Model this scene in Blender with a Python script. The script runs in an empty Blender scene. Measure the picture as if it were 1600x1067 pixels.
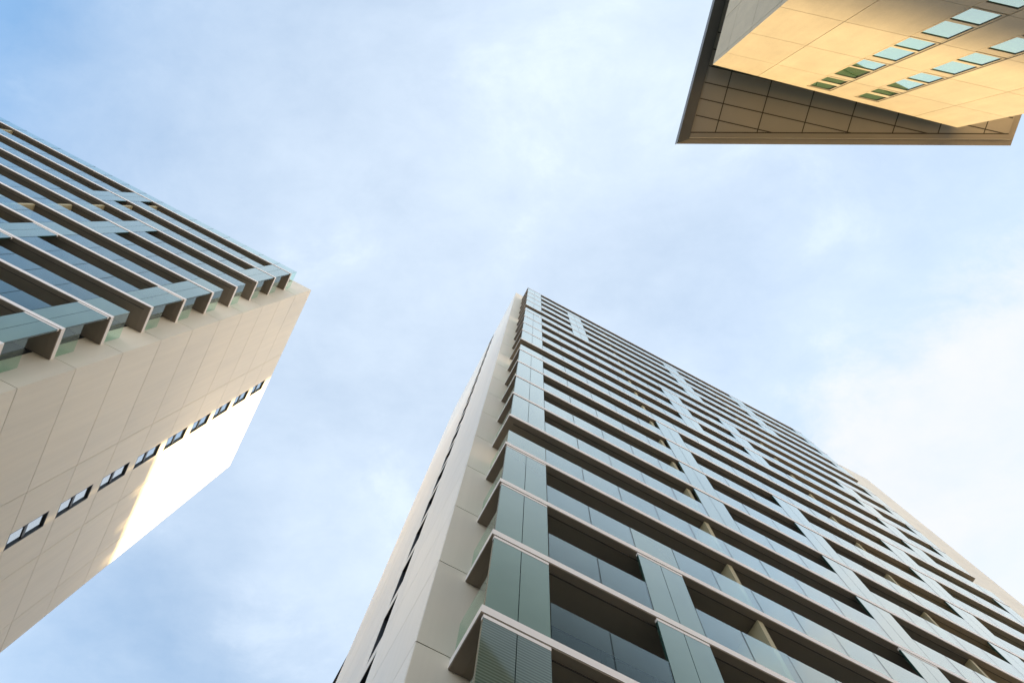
import bpy, math, random
from mathutils import Vector, Matrix

C = bpy.context.scene.collection
R = math.radians
random.seed(7)

# ------------------------------------------------------------------ camera
F_PX, ZX, ZY = 1030.0, 841.5, 334.6          # focal length and zenith of the photo (1600 px wide)
YAW_T, YAW_C = 0.4855, 0.2205                # the two towers / the low block
up = Vector((ZX-800, ZY-533.5, F_PX)).normalized()      # world up in camera axes (x right, y down, z ahead)
ex = Vector((1, 0, 0)); ex = (ex - up*up.x).normalized()
ny = up.cross(ex)
to_world = lambda v: Vector((v.dot(ex), v.dot(ny), v.dot(up)))
cx, cy, cz = to_world(Vector((1, 0, 0))), to_world(Vector((0, -1, 0))), to_world(Vector((0, 0, -1)))
cam = bpy.data.cameras.new("camera")
cam.sensor_width = 36; cam.lens = F_PX/1600*36
cam.clip_start = 0.05; cam.clip_end = 3000
cam.dof.use_dof = True; cam.dof.focus_distance = 17; cam.dof.aperture_fstop = 2.0
cam_o = bpy.data.objects.new("camera", cam); C.objects.link(cam_o)
EYE = 1.6
M = Matrix((cx, cy, cz)).transposed().to_4x4(); M.translation = (0, 0, EYE)
cam_o.matrix_world = M
bpy.context.scene.camera = cam_o

# ------------------------------------------------------------------ sun, sky, exposure
SUN_EL = 7.0
su, sw = 1.0, 0.02                            # towards the sun, in the towers' own axes
ca, sa = math.cos(YAW_T), math.sin(YAW_T)
sx, sy = ca*su - sa*sw, sa*su + ca*sw
az = math.atan2(sx, sy)
L = math.hypot(sx, sy)
sdir = Vector((sx/L*math.cos(R(SUN_EL)), sy/L*math.cos(R(SUN_EL)), math.sin(R(SUN_EL))))
sun = bpy.data.lights.new("sun", 'SUN'); sun.energy = 2.5; sun.angle = R(3.5)
sun.color = (1.0, 0.75, 0.385)
sun_o = bpy.data.objects.new("sun", sun); C.objects.link(sun_o)
sun_o.rotation_euler = sdir.to_track_quat('Z', 'Y').to_euler()
sun_o.location = (0, 0, 150)

world = bpy.data.worlds.new("World"); bpy.context.scene.world = world
world.use_nodes = True
wt = world.node_tree; wt.nodes.clear()
def wn(t, **k):
    n = wt.nodes.new(t)
    for a, b in k.items(): setattr(n, a, b)
    return n
def wl(a, b): wt.links.new(a, b)
def wmath(op, a, b=None, c=None, clamp=False):
    n = wn('ShaderNodeMath', operation=op, use_clamp=clamp)
    for i, v in enumerate((a, b, c)):
        if v is None: continue
        if isinstance(v, (int, float)): n.inputs[i].default_value = v
        else: wl(v, n.inputs[i])
    return n.outputs[0]
sky = wn('ShaderNodeTexSky', sky_type='NISHITA', sun_disc=False)
sky.sun_elevation = R(SUN_EL); sky.sun_rotation = az
sky.air_density = 1.0; sky.dust_density = 1.0; sky.ozone_density = 1.8
tc = wn('ShaderNodeTexCoord')
sep = wn('ShaderNodeSeparateXYZ'); wl(tc.outputs['Generated'], sep.inputs[0])
zc = wmath('MAXIMUM', sep.outputs['Z'], 0.06)
px = wmath('DIVIDE', sep.outputs['X'], zc); py = wmath('DIVIDE', sep.outputs['Y'], zc)
comb = wn('ShaderNodeCombineXYZ'); wl(px, comb.inputs[0]); wl(py, comb.inputs[1])
def noise(scale, detail, rough, dist, off, lac=2.0):
    mp = wn('ShaderNodeMapping'); mp.inputs['Location'].default_value = off
    mp.inputs['Scale'].default_value = scale
    wl(comb.outputs[0], mp.inputs[0])
    n = wn('ShaderNodeTexNoise'); n.inputs['Scale'].default_value = 1.0
    n.inputs['Detail'].default_value = detail; n.inputs['Roughness'].default_value = rough
    n.inputs['Distortion'].default_value = dist; n.inputs['Lacunarity'].default_value = lac
    wl(mp.outputs[0], n.inputs['Vector']); return n.outputs['Fac']
def ramp(v, a, b):
    n = wn('ShaderNodeMapRange', interpolation_type='SMOOTHERSTEP')
    n.inputs['From Min'].default_value = a; n.inputs['From Max'].default_value = b
    wl(v, n.inputs['Value']); return n.outputs['Result']
def blob(x, y, r):                            # a cloud bank centred on one direction of the sky
    dx = wmath('SUBTRACT', px, x); dy = wmath('SUBTRACT', py, y)
    d = wmath('SQRT', wmath('ADD', wmath('MULTIPLY', dx, dx), wmath('MULTIPLY', dy, dy)))
    return ramp(d, r, 0.0)
big = noise((1.1, 1.5, 1), 4, 0.5, 0.15, (3.1, 1.7, 0))
wisp = noise((3.4, 4.6, 1), 9, 0.62, 0.3, (0.4, 5.2, 2))
fine = noise((9, 12, 1), 9, 0.66, 0.25, (7.7, 2.2, 5))
veil = wmath('ADD', wmath('MULTIPLY', big, 0.46), wmath('ADD', wmath('MULTIPLY', wisp, 0.36), wmath('MULTIPLY', fine, 0.18)))
def add(a, b, k): return wmath('MULTIPLY_ADD', b, k, a)
dens = wmath('MULTIPLY_ADD', wmath('SUBTRACT', veil, 0.5), 1.1, 0.60)
dens = add(dens, blob(0.12, -0.24, 0.42), 0.14)
dens = add(dens, blob(-0.18, 0.0, 0.45), 0.14)
dens = add(dens, blob(-0.36, 0.55, 0.32), 0.12)
dens = add(dens, blob(-1.0, -0.42, 0.85), -0.75)
dens = add(dens, blob(-0.35, -0.88, 0.68), -0.45)
dens = add(dens, blob(-0.72, 0.80, 0.55), -0.28)
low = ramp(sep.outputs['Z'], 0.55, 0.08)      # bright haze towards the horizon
dens = add(dens, low, 0.25)
dens = add(dens, ramp(wisp, 0.53, 0.74), 0.09)
fac = wmath('MINIMUM', wmath('MAXIMUM', dens, 0.0), 1.0)
# a denser white bank with a ragged edge on the right
edge = wmath('ADD', wmath('ADD', px, py), wmath('MULTIPLY', wmath('SUBTRACT', wmath('ADD', wmath('MULTIPLY', wisp, 0.65), wmath('MULTIPLY', fine, 0.35)), 0.5), 0.75))
bank = wmath('MULTIPLY', ramp(edge, 0.62, 0.92), wmath('MULTIPLY_ADD', wisp, 1.3, 0.15), clamp=True)
skyb = wn('ShaderNodeVectorMath', operation='SCALE'); skyb.inputs['Scale'].default_value = 0.66
wl(sky.outputs[0], skyb.inputs[0])
cloudc = wn('ShaderNodeMix', data_type='RGBA'); wl(fac, cloudc.inputs[0])
wl(skyb.outputs[0], cloudc.inputs['A']); cloudc.inputs['B'].default_value = (1.03, 1.17, 1.33, 1)
bankc = wn('ShaderNodeMix', data_type='RGBA'); wl(bank, bankc.inputs[0])
wl(cloudc.outputs['Result'], bankc.inputs['A']); bankc.inputs['B'].default_value = (1.06, 1.08, 1.13, 1)
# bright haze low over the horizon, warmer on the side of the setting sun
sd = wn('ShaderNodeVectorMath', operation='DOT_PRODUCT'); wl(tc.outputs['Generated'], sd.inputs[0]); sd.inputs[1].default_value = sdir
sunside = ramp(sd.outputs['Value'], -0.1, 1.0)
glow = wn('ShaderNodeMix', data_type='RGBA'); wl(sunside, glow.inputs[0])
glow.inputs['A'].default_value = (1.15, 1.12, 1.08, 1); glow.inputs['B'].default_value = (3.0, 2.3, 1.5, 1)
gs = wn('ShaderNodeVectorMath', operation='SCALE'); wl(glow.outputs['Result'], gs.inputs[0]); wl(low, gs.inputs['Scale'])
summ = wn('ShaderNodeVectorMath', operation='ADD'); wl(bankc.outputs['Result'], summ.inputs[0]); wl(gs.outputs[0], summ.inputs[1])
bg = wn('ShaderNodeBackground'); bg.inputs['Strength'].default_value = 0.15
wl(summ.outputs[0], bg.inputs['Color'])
wo = wn('ShaderNodeOutputWorld'); wl(bg.outputs[0], wo.inputs[0])

vs = bpy.context.scene.view_settings
vs.view_transform = 'Standard'; vs.look = 'None'; vs.gamma = 1; vs.exposure = 2.6
bpy.context.scene.cycles.max_bounces = 10
bpy.context.scene.cycles.transparent_max_bounces = 16
bpy.context.scene.cycles.caustics_reflective = False
bpy.context.scene.cycles.caustics_refractive = False

# ------------------------------------------------------------------ materials
def new_mat(name):
    m = bpy.data.materials.new(name); m.use_nodes = True
    t = m.node_tree; t.nodes.clear()
    return m, t
def surface(name, col, rough=0.5, var=0.10, scale=(0.6, 0.6, 0.6), streak=0.0, spec=0.5, bump=0.0, metal=0.0, speck=0.0, island=0.0):
    m, t = new_mat(name); N = t.nodes.new; Lk = t.links.new
    out = N('ShaderNodeOutputMaterial'); b = N('ShaderNodeBsdfPrincipled'); Lk(b.outputs[0], out.inputs[0])
    b.inputs['Roughness'].default_value = rough; b.inputs['Specular IOR Level'].default_value = spec
    b.inputs['Metallic'].default_value = metal
    tc = N('ShaderNodeTexCoord'); mp = N('ShaderNodeMapping'); mp.inputs['Scale'].default_value = scale
    Lk(tc.outputs['Object'], mp.inputs[0])
    n1 = N('ShaderNodeTexNoise'); n1.inputs['Scale'].default_value = 1.0; n1.inputs['Detail'].default_value = 7
    n1.inputs['Roughness'].default_value = 0.6; Lk(mp.outputs[0], n1.inputs['Vector'])
    val = n1.outputs['Fac']
    def madd(a, b, c):
        k = N('ShaderNodeMath'); k.operation = 'MULTIPLY_ADD'
        Lk(a, k.inputs[0]); k.inputs[1].default_value = b
        if isinstance(c, float): k.inputs[2].default_value = c
        else: Lk(c, k.inputs[2])
        return k.outputs[0]
    f = madd(val, var*2.4, 1.0-var*1.2)
    if streak:
        mp2 = N('ShaderNodeMapping'); mp2.inputs['Scale'].default_value = (3.2, 3.2, 0.12)
        Lk(tc.outputs['Object'], mp2.inputs[0])
        n2 = N('ShaderNodeTexNoise'); n2.inputs['Scale'].default_value = 1.0; n2.inputs['Detail'].default_value = 5
        Lk(mp2.outputs[0], n2.inputs['Vector'])
        f = madd(n2.outputs['Fac'], streak*2, madd(val, var*2.4, 1.0-var*1.2-streak))
    if speck:
        n3 = N('ShaderNodeTexNoise'); n3.inputs['Scale'].default_value = 14; n3.inputs['Detail'].default_value = 4
        Lk(tc.outputs['Object'], n3.inputs['Vector'])
        f = madd(n3.outputs['Fac'], speck*2, f)
    if island:
        ge = N('ShaderNodeNewGeometry')
        f = madd(ge.outputs['Random Per Island'], island*2, madd(f, 1.0, -island))
    mx = N('ShaderNodeVectorMath'); mx.operation = 'SCALE'; mx.inputs[0].default_value = col
    Lk(f, mx.inputs['Scale']); Lk(mx.outputs[0], b.inputs['Base Color'])
    rv = madd(val, 0.2, rough-0.1); Lk(rv, b.inputs['Roughness'])
    if bump:
        bp = N('ShaderNodeBump'); bp.inputs['Strength'].default_value = bump; bp.inputs['Distance'].default_value = 0.02
        Lk(val, bp.inputs['Height']); Lk(bp.outputs[0], b.inputs['Normal'])
    return m
def facing_fac(t, base, top, lo, hi):
    N = t.nodes.new; Lk = t.links.new
    lw = N('ShaderNodeLayerWeight'); lw.inputs['Blend'].default_value = 0.5
    k = N('ShaderNodeMapRange'); k.interpolation_type = 'SMOOTHSTEP'; Lk(lw.outputs['Facing'], k.inputs['Value'])
    k.inputs['From Min'].default_value = lo; k.inputs['From Max'].default_value = hi
    k.inputs['To Min'].default_value = base; k.inputs['To Max'].default_value = top
    return k.outputs['Result']
def clear_glass(name, tint, base, top, lo, hi, refl=(1, 1, 1)):
    m, t = new_mat(name); N = t.nodes.new; Lk = t.links.new
    out = N('ShaderNodeOutputMaterial'); mix = N('ShaderNodeMixShader'); Lk(mix.outputs[0], out.inputs[0])
    tr = N('ShaderNodeBsdfTransparent'); tr.inputs[0].default_value = (*tint, 1)
    gl = N('ShaderNodeBsdfGlossy'); gl.inputs['Roughness'].default_value = 0.02; gl.inputs['Color'].default_value = (*refl, 1)
    Lk(facing_fac(t, base, top, lo, hi), mix.inputs[0]); Lk(tr.outputs[0], mix.inputs[1]); Lk(gl.outputs[0], mix.inputs[2])
    return m
def coated(name, col, base, top, lo, hi, rough=0.05, refl=(1, 1, 1), louvre=False):
    """opaque coloured glass: a dim body under a reflecting front"""
    m, t = new_mat(name); N = t.nodes.new; Lk = t.links.new
    out = N('ShaderNodeOutputMaterial'); mix = N('ShaderNodeMixShader'); Lk(mix.outputs[0], out.inputs[0])
    df = N('ShaderNodeBsdfDiffuse')
    gl = N('ShaderNodeBsdfGlossy'); gl.inputs['Roughness'].default_value = rough; gl.inputs['Color'].default_value = (*refl, 1)
    tc = N('ShaderNodeTexCoord'); nz = N('ShaderNodeTexNoise'); nz.inputs['Scale'].default_value = 0.55
    nz.inputs['Detail'].default_value = 3; Lk(tc.outputs['Object'], nz.inputs['Vector'])
    k = N('ShaderNodeMath'); k.operation = 'MULTIPLY_ADD'; k.inputs[1].default_value = 0.4; k.inputs[2].default_value = 0.8
    Lk(nz.outputs['Fac'], k.inputs[0])
    f = k.outputs[0]
    if louvre:
        sp = N('ShaderNodeSeparateXYZ'); Lk(tc.outputs['Object'], sp.inputs[0])
        a = N('ShaderNodeMath'); a.operation = 'MULTIPLY'; a.inputs[1].default_value = 2*math.pi/0.075; Lk(sp.outputs['Z'], a.inputs[0])
        s = N('ShaderNodeMath'); s.operation = 'SINE'; Lk(a.outputs[0], s.inputs[0])
        s2 = N('ShaderNodeMath'); s2.operation = 'MULTIPLY_ADD'; s2.inputs[1].default_value = 0.26; s2.inputs[2].default_value = 0.85
        Lk(s.outputs[0], s2.inputs[0])
        mm = N('ShaderNodeMath'); mm.operation = 'MULTIPLY'; Lk(f, mm.inputs[0]); Lk(s2.outputs[0], mm.inputs[1]); f = mm.outputs[0]
    mx = N('ShaderNodeVectorMath'); mx.operation = 'SCALE'; mx.inputs[0].default_value = col
    Lk(f, mx.inputs['Scale']); Lk(mx.outputs[0], df.inputs['Color'])
    Lk(facing_fac(t, base, top, lo, hi), mix.inputs[0]); Lk(df.outputs[0], mix.inputs[1]); Lk(gl.outputs[0], mix.inputs[2])
    return m

MAT = dict(
    pale=surface('pale_cladding', (0.81, 0.765, 0.70), 0.42, 0.07, (0.35, 0.35, 0.16), 0.08, 0.5, 0.03, island=0.03),
    cream=surface('cream_cladding', (0.74, 0.66, 0.535), 0.48, 0.09, (0.35, 0.35, 0.16), 0.08, 0.45, 0.03, island=0.035),
    seam=surface('dark_joint', (0.07, 0.06, 0.05), 0.8, 0.1),
    fascia=surface('pale_slab_edge', (0.85, 0.78, 0.735), 0.55, 0.07, (0.8, 0.8, 3), 0.0, 0.4),
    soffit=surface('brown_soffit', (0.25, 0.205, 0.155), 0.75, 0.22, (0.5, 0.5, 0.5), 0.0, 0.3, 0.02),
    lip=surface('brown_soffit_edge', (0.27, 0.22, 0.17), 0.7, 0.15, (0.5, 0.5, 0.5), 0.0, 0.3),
    frame=surface('dark_metal', (0.022, 0.025, 0.028), 0.4, 0.1),
    greenedge=surface('dark_green_glass_edge', (0.02, 0.055, 0.045), 0.25, 0.1),
    rail=clear_glass('balustrade_glass', (0.78, 0.90, 0.87), 0.035, 0.80, 0.47, 0.92, (0.95, 0.975, 0.935)),
    railend=clear_glass('end_balustrade_glass', (0.80, 0.93, 0.86), 0.03, 0.34, 0.4, 1.0),
    screen=coated('green_screen_glass', (0.172, 0.245, 0.203), 0.04, 0.86, 0.46, 0.92, refl=(0.95, 0.985, 0.935)),
    louvre=coated('ribbed_screen_glass', (0.13, 0.17, 0.13), 0.05, 0.75, 0.4, 0.95, louvre=True),
    window=coated('window_glass', (0.03, 0.04, 0.05), 0.18, 0.9, 0.2, 0.95, refl=(0.82, 0.92, 1.0)),
    greenwin=coated('green_window_glass', (0.16, 0.34, 0.17), 0.10, 0.76, 0.2, 0.85, 0.03, refl=(0.82, 1.0, 0.93)),
    party=surface('yellowish_render', (0.40, 0.345, 0.21), 0.7, 0.08),
    stone=surface('grey_beige_stone', (0.56, 0.475, 0.345), 0.75, 0.17, (1.1, 1.1, 0.7), 0.09, 0.25, 0.08, speck=0.09, island=0.06),
    csoffit=surface('brown_eaves_panel', (0.46, 0.41, 0.345), 0.6, 0.10, (0.8, 0.8, 0.8), 0.0, 0.35),
    crim=surface('brown_eaves_rim', (0.37, 0.325, 0.27), 0.5, 0.12, (0.3, 1, 1), 0.0, 0.4),
    crimgrey=surface('grey_eaves_rim', (0.16, 0.15, 0.135), 0.45, 0.14, (1, 0.3, 1), 0.0, 0.4),
    paving=surface('stone_paving', (0.34, 0.32, 0.29), 0.8, 0.2, (0.4, 0.4, 0.4), 0.0, 0.3, 0.05),
    asphalt=surface('asphalt', (0.05, 0.05, 0.052), 0.85, 0.25, (0.8, 0.8, 0.8), 0.0, 0.3, 0.05),
    wingwall=surface('charcoal_cladding', (0.035, 0.035, 0.036), 0.5, 0.15),
    white=surface('white_render', (0.70, 0.69, 0.66), 0.7, 0.08),
    brick=surface('brown_brick', (0.26, 0.17, 0.12), 0.8, 0.2, (1, 1, 1), 0.0, 0.2),
)

# ------------------------------------------------------------------ mesh helpers
class MB:
    def __init__(s): s.v, s.f, s.m, s.mats = [], [], [], []
    def mi(s, m):
        if m not in s.mats: s.mats.append(m)
        return s.mats.index(m)
    def poly(s, pts, m):
        i = len(s.v); s.v += pts; s.f.append(tuple(range(i, i+len(pts)))); s.m.append(s.mi(m))
    def box(s, a, b, m, faces=None):
        """a, b = opposite corners; faces = {'-x':mat,...} overrides"""
        x0, x1 = sorted((a[0], b[0])); y0, y1 = sorted((a[1], b[1])); z0, z1 = sorted((a[2], b[2]))
        i = len(s.v)
        s.v += [(x0,y0,z0),(x1,y0,z0),(x1,y1,z0),(x0,y1,z0),(x0,y0,z1),(x1,y0,z1),(x1,y1,z1),(x0,y1,z1)]
        for key, q in (('-z',(0,3,2,1)),('+z',(4,5,6,7)),('-y',(0,1,5,4)),('+x',(1,2,6,5)),('+y',(2,3,7,6)),('-x',(3,0,4,7))):
            s.f.append(tuple(i+k for k in q)); s.m.append(s.mi((faces or {}).get(key, m)))
        return s
    def prism(s, base, z0, z1, m, under=None):
        """base = plan polygon (counter-clockwise); z1 may be a function of the point"""
        g = z1 if callable(z1) else (lambda p: z1)
        h = z0 if callable(z0) else (lambda p: z0)
        n = len(base); i = len(s.v)
        s.v += [(p[0], p[1], h(p)) for p in base] + [(p[0], p[1], g(p)) for p in base]
        s.f.append(tuple(i+k for k in reversed(range(n)))); s.m.append(s.mi(under or m))
        s.f.append(tuple(i+n+k for k in range(n))); s.m.append(s.mi(m))
        for k in range(n):
            l = (k+1) % n
            s.f.append((i+k, i+l, i+n+l, i+n+k)); s.m.append(s.mi(m))
        return s
    def build(s, name, parent=None, org=(0, 0, 0)):
        me = bpy.data.meshes.new(name)
        me.from_pydata([(v[0]-org[0], v[1]-org[1], v[2]-org[2]) for v in s.v], [], s.f)
        for m in s.mats: me.materials.append(m)
        for p, k in zip(me.polygons, s.m): p.material_index = k
        me.update()
        o = bpy.data.objects.new(name, me); C.objects.link(o)
        if parent is not None: o.parent = parent
        o.location = org
        return o
def thing(name, label, cat, u, w, yaw, group=None):
    """Empty at the base of a thing; children are given in the tower axes (u, w, z) with the eye at 0,0,0"""
    o = bpy.data.objects.new(name, None); C.objects.link(o)
    c, s = math.cos(yaw), math.sin(yaw)
    o.location = (c*u - s*w, s*u + c*w, 0); o.rotation_euler = (0, 0, yaw)
    o['label'] = label; o['category'] = cat
    if group: o['group'] = group
    return o
G = -EYE                                       # ground, measured from the eye

# ------------------------------------------------------------------ the two residential towers
FLOOR = 3.1
def panel_cells(mb, axis, fixed, depth, cuts, levels, holes, m, gap=0.03):
    """cladding panels between `cuts` (along the wall) and `levels`; proud from `fixed` by `depth` (signed).
       holes: list of (a0,a1,z0,z1) cut out of whatever panel holds them"""
    def put(a0, a1, z0, z1):
        if a1-a0 < 1e-4 or z1-z0 < 1e-4: return
        if axis == 'w': mb.box((fixed, a0, z0), (fixed+depth, a1, z1), m)
        else: mb.box((a0, fixed, z0), (a1, fixed+depth, z1), m)
    for a0, a1 in zip(cuts, cuts[1:]):
        for z0, z1 in zip(levels, levels[1:]):
            p0, p1, q0, q1 = a0+gap/2, a1-gap/2, z0+gap/2, z1-gap/2
            hs = [h for h in holes if h[0] >= a0 and h[1] <= a1 and h[2] >= z0-1e-6 and h[3] <= z1+1e-6]
            if hs:
                h = hs[0]
                put(p0, h[0], q0, q1); put(h[1], p1, q0, q1)
                put(h[0], h[1], q0, h[2]); put(h[0], h[1], h[3], q1)
            else: put(p0, p1, q0, q1)

def in_view(u, w, z, yaw=YAW_T):
    c, s = math.cos(yaw), math.sin(yaw)
    d = (c*u - s*w)*ex + (s*u + c*w)*ny + z*up
    if d.z <= 0: return 0
    x, y = 800+F_PX*d.x/d.z, 533.5+F_PX*d.y/d.z
    inside = -30 < x < 1630 and -30 < y < 1097
    return (1.0 if inside else 0.001)/d.length_squared

def tower(root, org, W, z0, ks, side_u, out, joints, screens, frosted, dividers, far_w, roof_z,
          win, vcuts, long_end, strip_cuts, parapet, clad, CL):
    """out = +1: the clad side wall is at the high-u end (left tower); -1: at the low-u end (centre tower).
       W = plane of the slab edges, z0 = underside of slab 0, ks = slab numbers"""
    LO = lambda p: (p[0]-org[0], p[1]-org[1], p[2]-G)
    class T(MB):
        def build(s, name, parent=None):
            s.v = [LO(p) for p in s.v]
            return MB.build(s, name, parent)
    zk = lambda k: z0 + FLOOR*k
    B = W + 1.42                                # wall behind the balconies
    ends = sorted((joints[0], joints[-1]))
    near = joints[0] if out < 0 else joints[-1] # balcony end next to the clad side wall
    s_in = -out                                 # direction from the side wall into the building
    core_u = side_u - out*CL
    lo_u, hi_u = min(core_u, long_end), max(core_u, long_end)
    # core
    mb = T(); mb.box((lo_u, B+CL, G), (hi_u, far_w, roof_z-0.25), MAT['seam'])
    mb.build('structural_core', root)
    # cladding on the side wall
    levels = [G] + [zk(k)+0.36 for k in range(ks[0]-1, ks[-1]+2) if G+0.5 < zk(k)+0.36 < roof_z-0.6] + [roof_z]
    wins = []
    holes = []
    for k in range(ks[0]-1, ks[-1]+1):
        a, b = zk(k)+win[2], zk(k)+win[3]
        if a > G+1 and b < roof_z: holes.append((win[0], win[1], a, b))
    mb = T()
    panel_cells(mb, 'w', core_u, out*CL, vcuts, levels, holes, clad)
    mb.build('side_cladding', root)
    # strips that face the same way as the balconies
    for a0, a1 in strip_cuts:
        m = T(); panel_cells(m, 'u', B+CL, -CL, [a0, a1], levels, [], MAT['cream'])
        m.build('cladding_strip', root)
    mb = T()
    mb.box((lo_u-0.10, B+0.02, roof_z-0.25), (hi_u+0.10, far_w, roof_z-0.02), MAT['cream'])
    mb.build('roof', root)
    # windows in the side wall: frame with two panes
    for h in holes:
        f = T(); u1 = core_u + out*(CL-0.012); u0 = core_u + out*0.004
        t = 0.055; mid = h[2] + (h[3]-h[2])*0.47
        f.box((u0, h[0], h[2]), (u1, h[0]+t, h[3]), MAT['frame']); f.box((u0, h[1]-t, h[2]), (u1, h[1], h[3]), MAT['frame'])
        f.box((u0, h[0]+t, h[2]), (u1, h[1]-t, h[2]+t), MAT['frame']); f.box((u0, h[0]+t, h[3]-t), (u1, h[1]-t, h[3]), MAT['frame'])
        f.box((u0, h[0]+t, mid-0.09), (core_u + out*0.10, h[1]-t, mid+0.09), MAT['frame'])
        fo = f.build('window', root)
        g = T(); ug = core_u + out*0.06
        for a, b in ((h[2]+t, mid-0.09), (mid+0.09, h[3]-t)):
            g.box((u0, h[0]+t, a), (ug, h[1]-t, b), MAT['window'])
        g.build('pane', fo)
    # glazing behind the balconies
    g0, g1 = near + s_in*0.75, (joints[-1] if out < 0 else joints[0]) - s_in*0.75
    ga, gb = min(g0, g1), max(g0, g1)
    for k in ks[:-1]:
        z = zk(k)+0.262
        g = T(); g.box((ga, B+0.02, z), (gb, B+CL-0.004, z+FLOOR-0.29), MAT['window'])
        wo = g.build('window_wall', root)
        f = T(); n = int((gb-ga)/1.45)
        for i in range(n+1):
            x = ga + (gb-ga)*i/n
            f.box((x-0.035, B-0.03, z), (x+0.035, B+0.018, z+FLOOR-0.29), MAT['frame'])
        f.build('frame', wo)
    # balcony slabs, with everything on them
    scr = {(k, i) for i, kk in screens.items() for k in kk}
    fro = {(k, i) for i, kk in frosted.items() for k in kk}
    rails = []
    GL0, GL1 = W+0.014, W+0.029                  # balustrade glass plane
    bal = {}
    for k in ks:
        z = zk(k)
        m = T()
        e0, e1 = ends[0]-0.05, ends[1]+0.05
        # slab: pale edge, brown underside set up behind a lip
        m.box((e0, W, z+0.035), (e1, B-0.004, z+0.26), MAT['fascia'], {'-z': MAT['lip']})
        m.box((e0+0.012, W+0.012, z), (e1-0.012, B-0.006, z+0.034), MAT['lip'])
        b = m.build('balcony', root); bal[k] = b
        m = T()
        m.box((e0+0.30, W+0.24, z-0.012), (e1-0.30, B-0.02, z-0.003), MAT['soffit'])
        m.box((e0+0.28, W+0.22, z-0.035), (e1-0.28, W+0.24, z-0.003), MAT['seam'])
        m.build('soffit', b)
        if k == ks[-1] and not parapet: continue
        top = z+1.51
        # glass returns at both ends
        for x, sg in ((e0+0.07, 1), (e1-0.07, -1)):
            rails.append((in_view(x, W+0.7, z+0.8)*1.4, k, ((x, GL1+0.01, z+0.262), (x+sg*0.015, B-0.02, top)), 'railend'))
        for i, (a, c) in enumerate(zip(joints, joints[1:])):
            if k != ks[-1] and (k, i) in scr:
                m = T(); mid = (a+c)/2; zt = z+FLOOR-(0.11 if k < 3 else 0.045)
                mat = MAT['louvre'] if k < 0 and out < 0 else MAT['screen']
                side = {'-x': MAT['greenedge'], '+x': MAT['greenedge'], '+y': MAT['greenedge']}
                m.box((a+0.012, W+0.012, z+0.262), (mid-0.009, W+0.07, zt), mat, side)
                m.box((mid+0.009, W+0.012, z+0.262), (c-0.012, W+0.07, zt), mat, side)
                m.box((a+0.012, W+0.073, z+0.262), (c-0.012, W+0.09, zt), MAT['greenedge'])
                so = m.build('glass_screen', b)
                m = T()
                if k >= 3: m.box((a+0.02, W+0.03, zt+0.002), (c-0.02, W+0.06, z+FLOOR-0.004), MAT['seam'])
                else: m.box((a+0.01, W+0.006, zt+0.002), (c-0.01, W+0.10, z+FLOOR-0.012), MAT['fascia'], {'-z': MAT['lip']})
                m.build('head_channel', b)
            elif (k, i) in fro:
                m = T(); m.box((a+0.011, W+0.012, z+0.262), (c-0.011, W+0.03, top), MAT['screen'])
                m.build('frosted_panel', b)
            else:
                rails.append((in_view((a+c)/2, W, z+0.8)*(c-a), k, ((a+0.011, GL0, z+0.262), (c-0.011, GL1, top)), 'rail'))
        if k != ks[-1]:
            for x in dividers:
                m = T(); m.box((x-0.09, W+0.16, z+0.262), (x+0.09, B-0.01, z+FLOOR-0.04), MAT['party'])
                m.build('party_wall', b)
    edges = lambda g: {'-x': MAT['greenedge'], '+x': MAT['greenedge']} if g == 'rail' else None
    def tilt(m):                                # no two panes are set quite alike
        d = random.uniform(-0.006, 0.006); e = random.uniform(-0.004, 0.004)
        for i, v in enumerate(m.v[-8:]):
            n = len(m.v)-8+i; x, y, z = v
            m.v[n] = (x, y + (d if i > 3 else 0) + (e if i in (1, 2, 5, 6) else 0), z)
    rails.sort(key=lambda r: -r[0])
    for _, k, (p, q), g in rails[:100]:
        m = T(); m.box(p, q, MAT[g], edges(g)); tilt(m); m.build('glass_panel', bal[k])
    if rails[100:]:
        m = T()
        for _, k, (p, q), g in rails[100:]: m.box(p, q, MAT[g], edges(g)); tilt(m)
        o = m.build('glass_panel', root); o['kind'] = 'stuff'

# centre tower
org = (2.53, 7.0)
bt = thing('apartment_tower', 'tallest apartment tower at bottom centre, its stacked balconies running off to the lower right', 'tower', *org, YAW_T)
JB = [2.58, 4.05, 5.5, 6.95, 8.42, 9.82, 11.25, 12.72, 14.2, 15.7, 17.62, 19.17, 20.58, 21.8, 23.0, 24.55, 26.1, 27.7, 29.55, 31.0, 32.4, 33.8, 35.0]
rg = lambda *a: [k for s, e in a for k in range(s, e+1)]
SB = {0: rg((-2, 2), (4, 7), (9, 12), (14, 17)), 3: rg((-2, 1), (13, 16)), 6: rg((4, 7)), 8: rg((9, 11)),
      10: rg((2, 6), (13, 16)), 11: rg((9, 11)), 16: rg((4, 7), (14, 17)), 18: rg((8, 11)), 21: rg((-2, 2), (4, 7), (9, 12), (14, 17))}
FB = {0: [3, 8, 13], 3: [2, 12], 6: [8], 21: [3, 8, 13], 8: [8], 10: [17], 16: [8], 18: [12]}
B_FAR = 23.2
tower(bt, org, 7.0, 11.23, list(range(-2, 19)), 1.77, -1, JB, SB, FB, [11.08, 22.98], B_FAR, 70.5,
      (13.35, 14.55, 0.46, 2.86), [8.42, 12.2, 15.6, 19.4, B_FAR], 45.9,
      [(1.77+0.004, 3.30), (34.25, 44.0), (44.0, 45.9)], False, MAT['pale'], 0.24)

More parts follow.
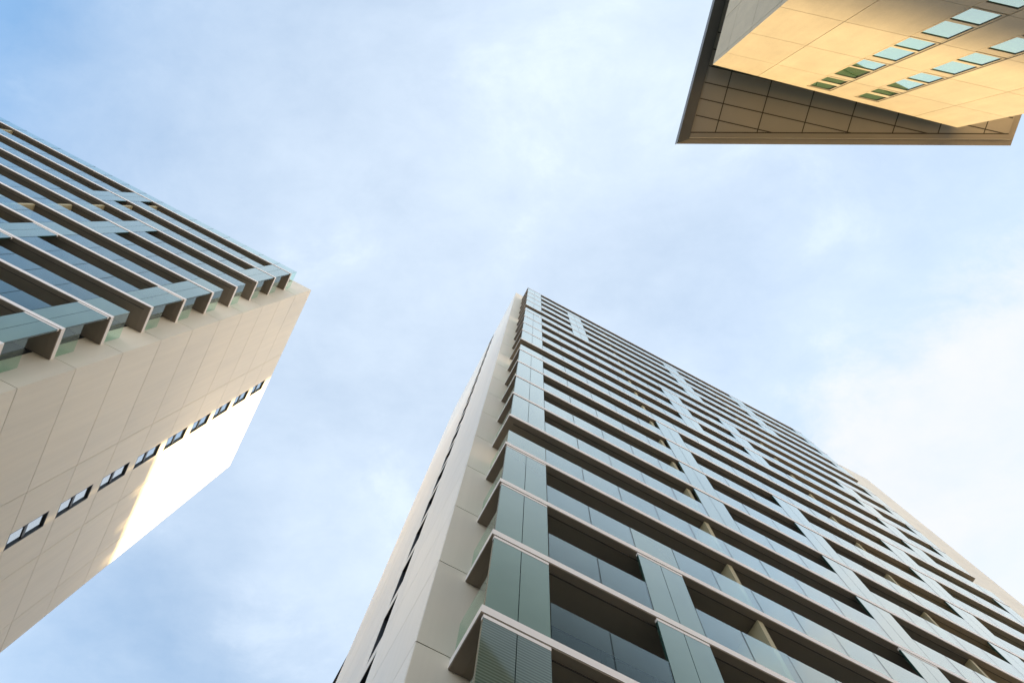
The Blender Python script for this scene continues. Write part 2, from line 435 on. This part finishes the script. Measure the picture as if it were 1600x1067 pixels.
# left tower
org = (-14.67, 12.84)
at = thing('apartment_tower', 'apartment tower at left, partly sunlit cream side wall with one column of windows', 'tower', *org, YAW_T)
JA = [-14.72, -16.22] + [-16.22-1.44*i for i in range(1, 22)]
JA[-1] = -47.2
JA = sorted(JA)
nA = len(JA)-2                                  # index of the bay next to the side wall
ia = lambda n: nA-n
SA = {ia(0): [-3, -2, -1, 0, 2, 3, 6, 7], ia(5): [-1, 0, 1, 2, 4, 5], ia(8): [6, 7], ia(12): [0, 1], ia(20): [2, 3, 4]}
FA = {ia(0): [1, 4], ia(5): [3, 6], ia(8): [3]}
tower(at, org, 12.84, 25.14, list(range(-3, 9)), -13.75, 1, JA, SA, FA, [-25.85, -37.7], 31.85, 53.9,
      (22.6, 23.52, 0.36, 2.72), [14.26, 20.4, 25.65, 29.8, 31.85], -58.0,
      [(-15.40, -13.754), (-58.0, -46.5)], True, MAT['cream'], 0.16)

# ------------------------------------------------------------------ dark wing behind the centre tower
org = (2.36, 23.4)
dw = thing('low_wing', 'dark glazed building edge showing behind the foot of the centre tower, bottom of the view', 'building', *org, YAW_T)
def LB(o):
    class T(MB):
        def build(s, name, parent=None):
            s.v = [(p[0]-o[0], p[1]-o[1], p[2]-G) for p in s.v]
            return MB.build(s, name, parent)
    return T
T = LB(org)
WTOP = 39.6
T().box((2.75, 23.4, G), (32, 48, WTOP-1.3), MAT['wingwall']).build('wall', dw)
for k in range(12):
    z = WTOP-1.3-3.1*k
    m = T(); m.box((2.36, 23.5, z-0.22), (2.745, 47.5, z), MAT['wingwall']); b = m.build('ledge', dw)
    m = T()
    n = 9
    for i in range(n):
        w0 = 23.7+i*2.6
        m.box((2.44, w0, z), (2.47, w0+2.5, z+1.15), MAT['window'] if i % 3 else MAT['white'])
    m.build('parapet_panel', b)
    if k:
        m = T(); m.box((2.70, 23.9, z+0.1), (2.744, 47.2, z+2.7), MAT['window']); m.build('window', dw)

# ------------------------------------------------------------------ block with the big eaves, upper right
org = (6.05, -8.0)
cb = thing('stone_building', 'sunlit beige stone building at upper right under a wide dark overhanging roof', 'building', *org, YAW_C)
T = LB(org)
Q = -8.0; P0, P1 = 6.05, 17.87; CL = 0.16; QB = -30.0
lv = [G, 1.5, 4.57, 7.64, 10.71, 13.78, 16.86, 19.93, 23.0, 26.06, 29.13]
wt_ = lambda p: 31.28 + (p[0]-P0)*0.093        # sloping wall head
T().box((P0+CL, QB, G), (P1-CL, Q-CL, 31.1), MAT['seam']).build('structural_core', cb)
m = T(); g = 0.012
WIN = [(10.28, 11.36), (12.44, 13.52)]
cuts = [P0, 8.16, 10.28, 11.36, 12.44, 13.52, 15.72, P1]
def joint(a): return any(abs(a-c) < 1e-6 for c in (8.16, 15.72))
for a, b in zip(cuts, cuts[1:]):
    if (a, b) in WIN: continue
    a1 = a + (g if joint(a) else 0); b1 = b - (g if joint(b) else 0)
    for z0, z1 in zip(lv, lv[1:]): m.box((a1, Q-CL, z0+g), (b1, Q, z1-g), MAT['stone'])
    m.prism([(a1, Q-CL), (b1, Q-CL), (b1, Q), (a1, Q)], lv[-1]+g, wt_, MAT['stone'])
for a, b in WIN: m.prism([(a, Q-CL), (b, Q-CL), (b, Q), (a, Q)], 31.22, wt_, MAT['stone'])
m.build('front_wall', cb)
m = T()
qs = [Q-CL-0.004, -9.95, -13.2, -16.4, -19.6, -22.8, -26.0, QB]
for z0, z1 in zip(lv+[], lv[1:]+[31.35]):
    for a, b in zip(qs, qs[1:]): m.box((P0, a-g, z0+g), (P0+CL, b+g, z1-g), MAT['stone'])
m.build('left_wall', cb)
m = T()
for z0, z1 in zip(lv, lv[1:]+[32.0]):
    for a, b in zip(qs, qs[1:]): m.box((P1, a-g, z0+g), (P1-CL, b+g, z1-g), MAT['stone'])
m.build('right_wall', cb)
def cwin(a, b, z0, z1, panes):
    f = T(); y1 = Q-0.012; y0 = Q-CL+0.004; t = 0.055; d = 0.034
    st = MAT['stone']
    f.box((a+d, y0, z0+d), (a+d+t, y1, z1-d), st); f.box((b-d-t, y0, z0+d), (b-d, y1, z1-d), st)
    edges = [z0+d] + [v for p in panes for v in p] + [z1-d]
    for i in range(0, len(edges), 2): f.box((a+d+t, y0, edges[i]), (b-d-t, y1-0.004, edges[i+1]), st)
    fo = f.build('window', cb)
    for p in panes:
        k = T(); e = 0.02
        x0, x1 = a+d+t, b-d-t
        k.box((x0, y0, p[0]), (x0+e, y1-0.022, p[1]), MAT['frame']); k.box((x1-e, y0, p[0]), (x1, y1-0.022, p[1]), MAT['frame'])
        k.box((x0+e, y0, p[0]), (x1-e, y1-0.022, p[0]+e), MAT['frame']); k.box((x0+e, y0, p[1]-e), (x1-e, y1-0.022, p[1]), MAT['frame'])
        k.build('frame', fo)
        k = T(); k.box((x0+e, y0, p[0]+e), (x1-e, y1-0.03, p[1]-e), MAT['greenwin']); k.build('pane', fo)
for a, b in WIN:
    for z in lv[3:-1]:
        cwin(a, b, z, z+3.07, [(z+0.11, z+1.14), (z+1.31, z+2.63)])
    cwin(a, b, 29.13, 31.2, [(29.28, 29.98), (30.28, 31.12)])
# clerestory strip under the eaves
m = T(); m.box((P0+0.34, QB, 31.1), (P1-0.34, Q-0.34, 33.0), MAT['greenedge']); m.build('clerestory', cb)
# roof: sloping-edged plate, soffit, rim
fr = lambda p, o: -4.75-o - (p-6.15)*0.2145
m = T()
m.prism([(5.69, QB), (20.92, QB), (20.92, fr(20.92, 0)), (5.69, fr(5.69, 0))], lambda p: 33.06, lambda p: 33.075, MAT['crimgrey'], MAT['crim'])
m.prism([(6.1, QB), (20.2, QB), (20.2, fr(20.2, 0.5)), (6.1, fr(6.1, 0.5))], 33.076, 33.9, MAT['crimgrey'])
ro = m.build('roof', cb)
m = T()
m.prism([(6.19, QB), (20.6, QB), (20.6, fr(20.6, 0.51)), (6.19, fr(6.19, 0.51))], 33.0, 33.055, MAT['csoffit'])
for p in (7.33, 9.24, 11.29, 13.34, 15.39, 17.44, 19.49):
    m.box((p-0.024, QB, 32.996), (p+0.024, fr(p, 0.53), 33.0-0.0005), MAT['seam'])
for q in (-6.10, -6.87, -7.61, -8.35, -9.1, -9.85):
    pe = min(20.55, 6.15 + (-4.75-0.54-q)/0.2145)
    m.box((6.22, q-0.024, 32.993), (pe, q+0.024, 32.9945), MAT['seam'])
m.prism([(6.19, fr(6.19, 0.56)), (20.6, fr(20.6, 0.56)), (20.6, fr(20.6, 0.502)), (6.19, fr(6.19, 0.502))], 32.990, 32.9915, MAT['seam'])
m.build('soffit', ro)
m = T()      # inner rim beam along the front, one step lower than the outer edge
m.prism([(6.195, fr(6.195, 0.5)), (20.75, fr(20.75, 0.5)), (20.75, fr(20.75, 0.27)), (6.195, fr(6.195, 0.27))], 32.93, 33.05, MAT['crim'])
m.build('front_rim', ro)
m = T()      # left rim beam with its cut end showing at the corner
m.prism([(5.69, QB), (6.185, QB), (6.185, fr(6.185, 0.22)), (5.69, fr(5.69, 0.0))], 32.91, 33.45, MAT['crimgrey'])
m.build('side_rim', ro)

# ------------------------------------------------------------------ street, and an unseen block added to shade the stone building
m = MB(); m.box((-600, -600, -0.4), (600, 600, 0), MAT['paving']); gr = m.build('ground'); gr['kind'] = 'structure'
m = MB(); m.box((-7, -200, 0.004), (3.5, 200, 0.012), MAT['asphalt']); rd = m.build('road'); rd['kind'] = 'structure'
rd.rotation_euler = (0, 0, YAW_T); rd.location = (2.0, -6.0, 0)

org = (70.0, -50.0)
nb = thing('shade_block', 'unseen brown brick block, added off to the right to shade the stone building', 'building', *org, YAW_T)
T = LB(org)
HT = 22.3 + 60*math.tan(R(SUN_EL))
T().box((70, -50, G), (95, 3, HT), MAT['brick']).build('wall', nb)
for k in range(8):
    for i in range(10):
        z = G+1.2+k*3.4
        if z+2 > HT: continue
        w = -48+i*5.0
        m = T(); m.box((69.95, w, z), (69.998, w+3.0, z+1.9), MAT['window']); m.build('window', nb)
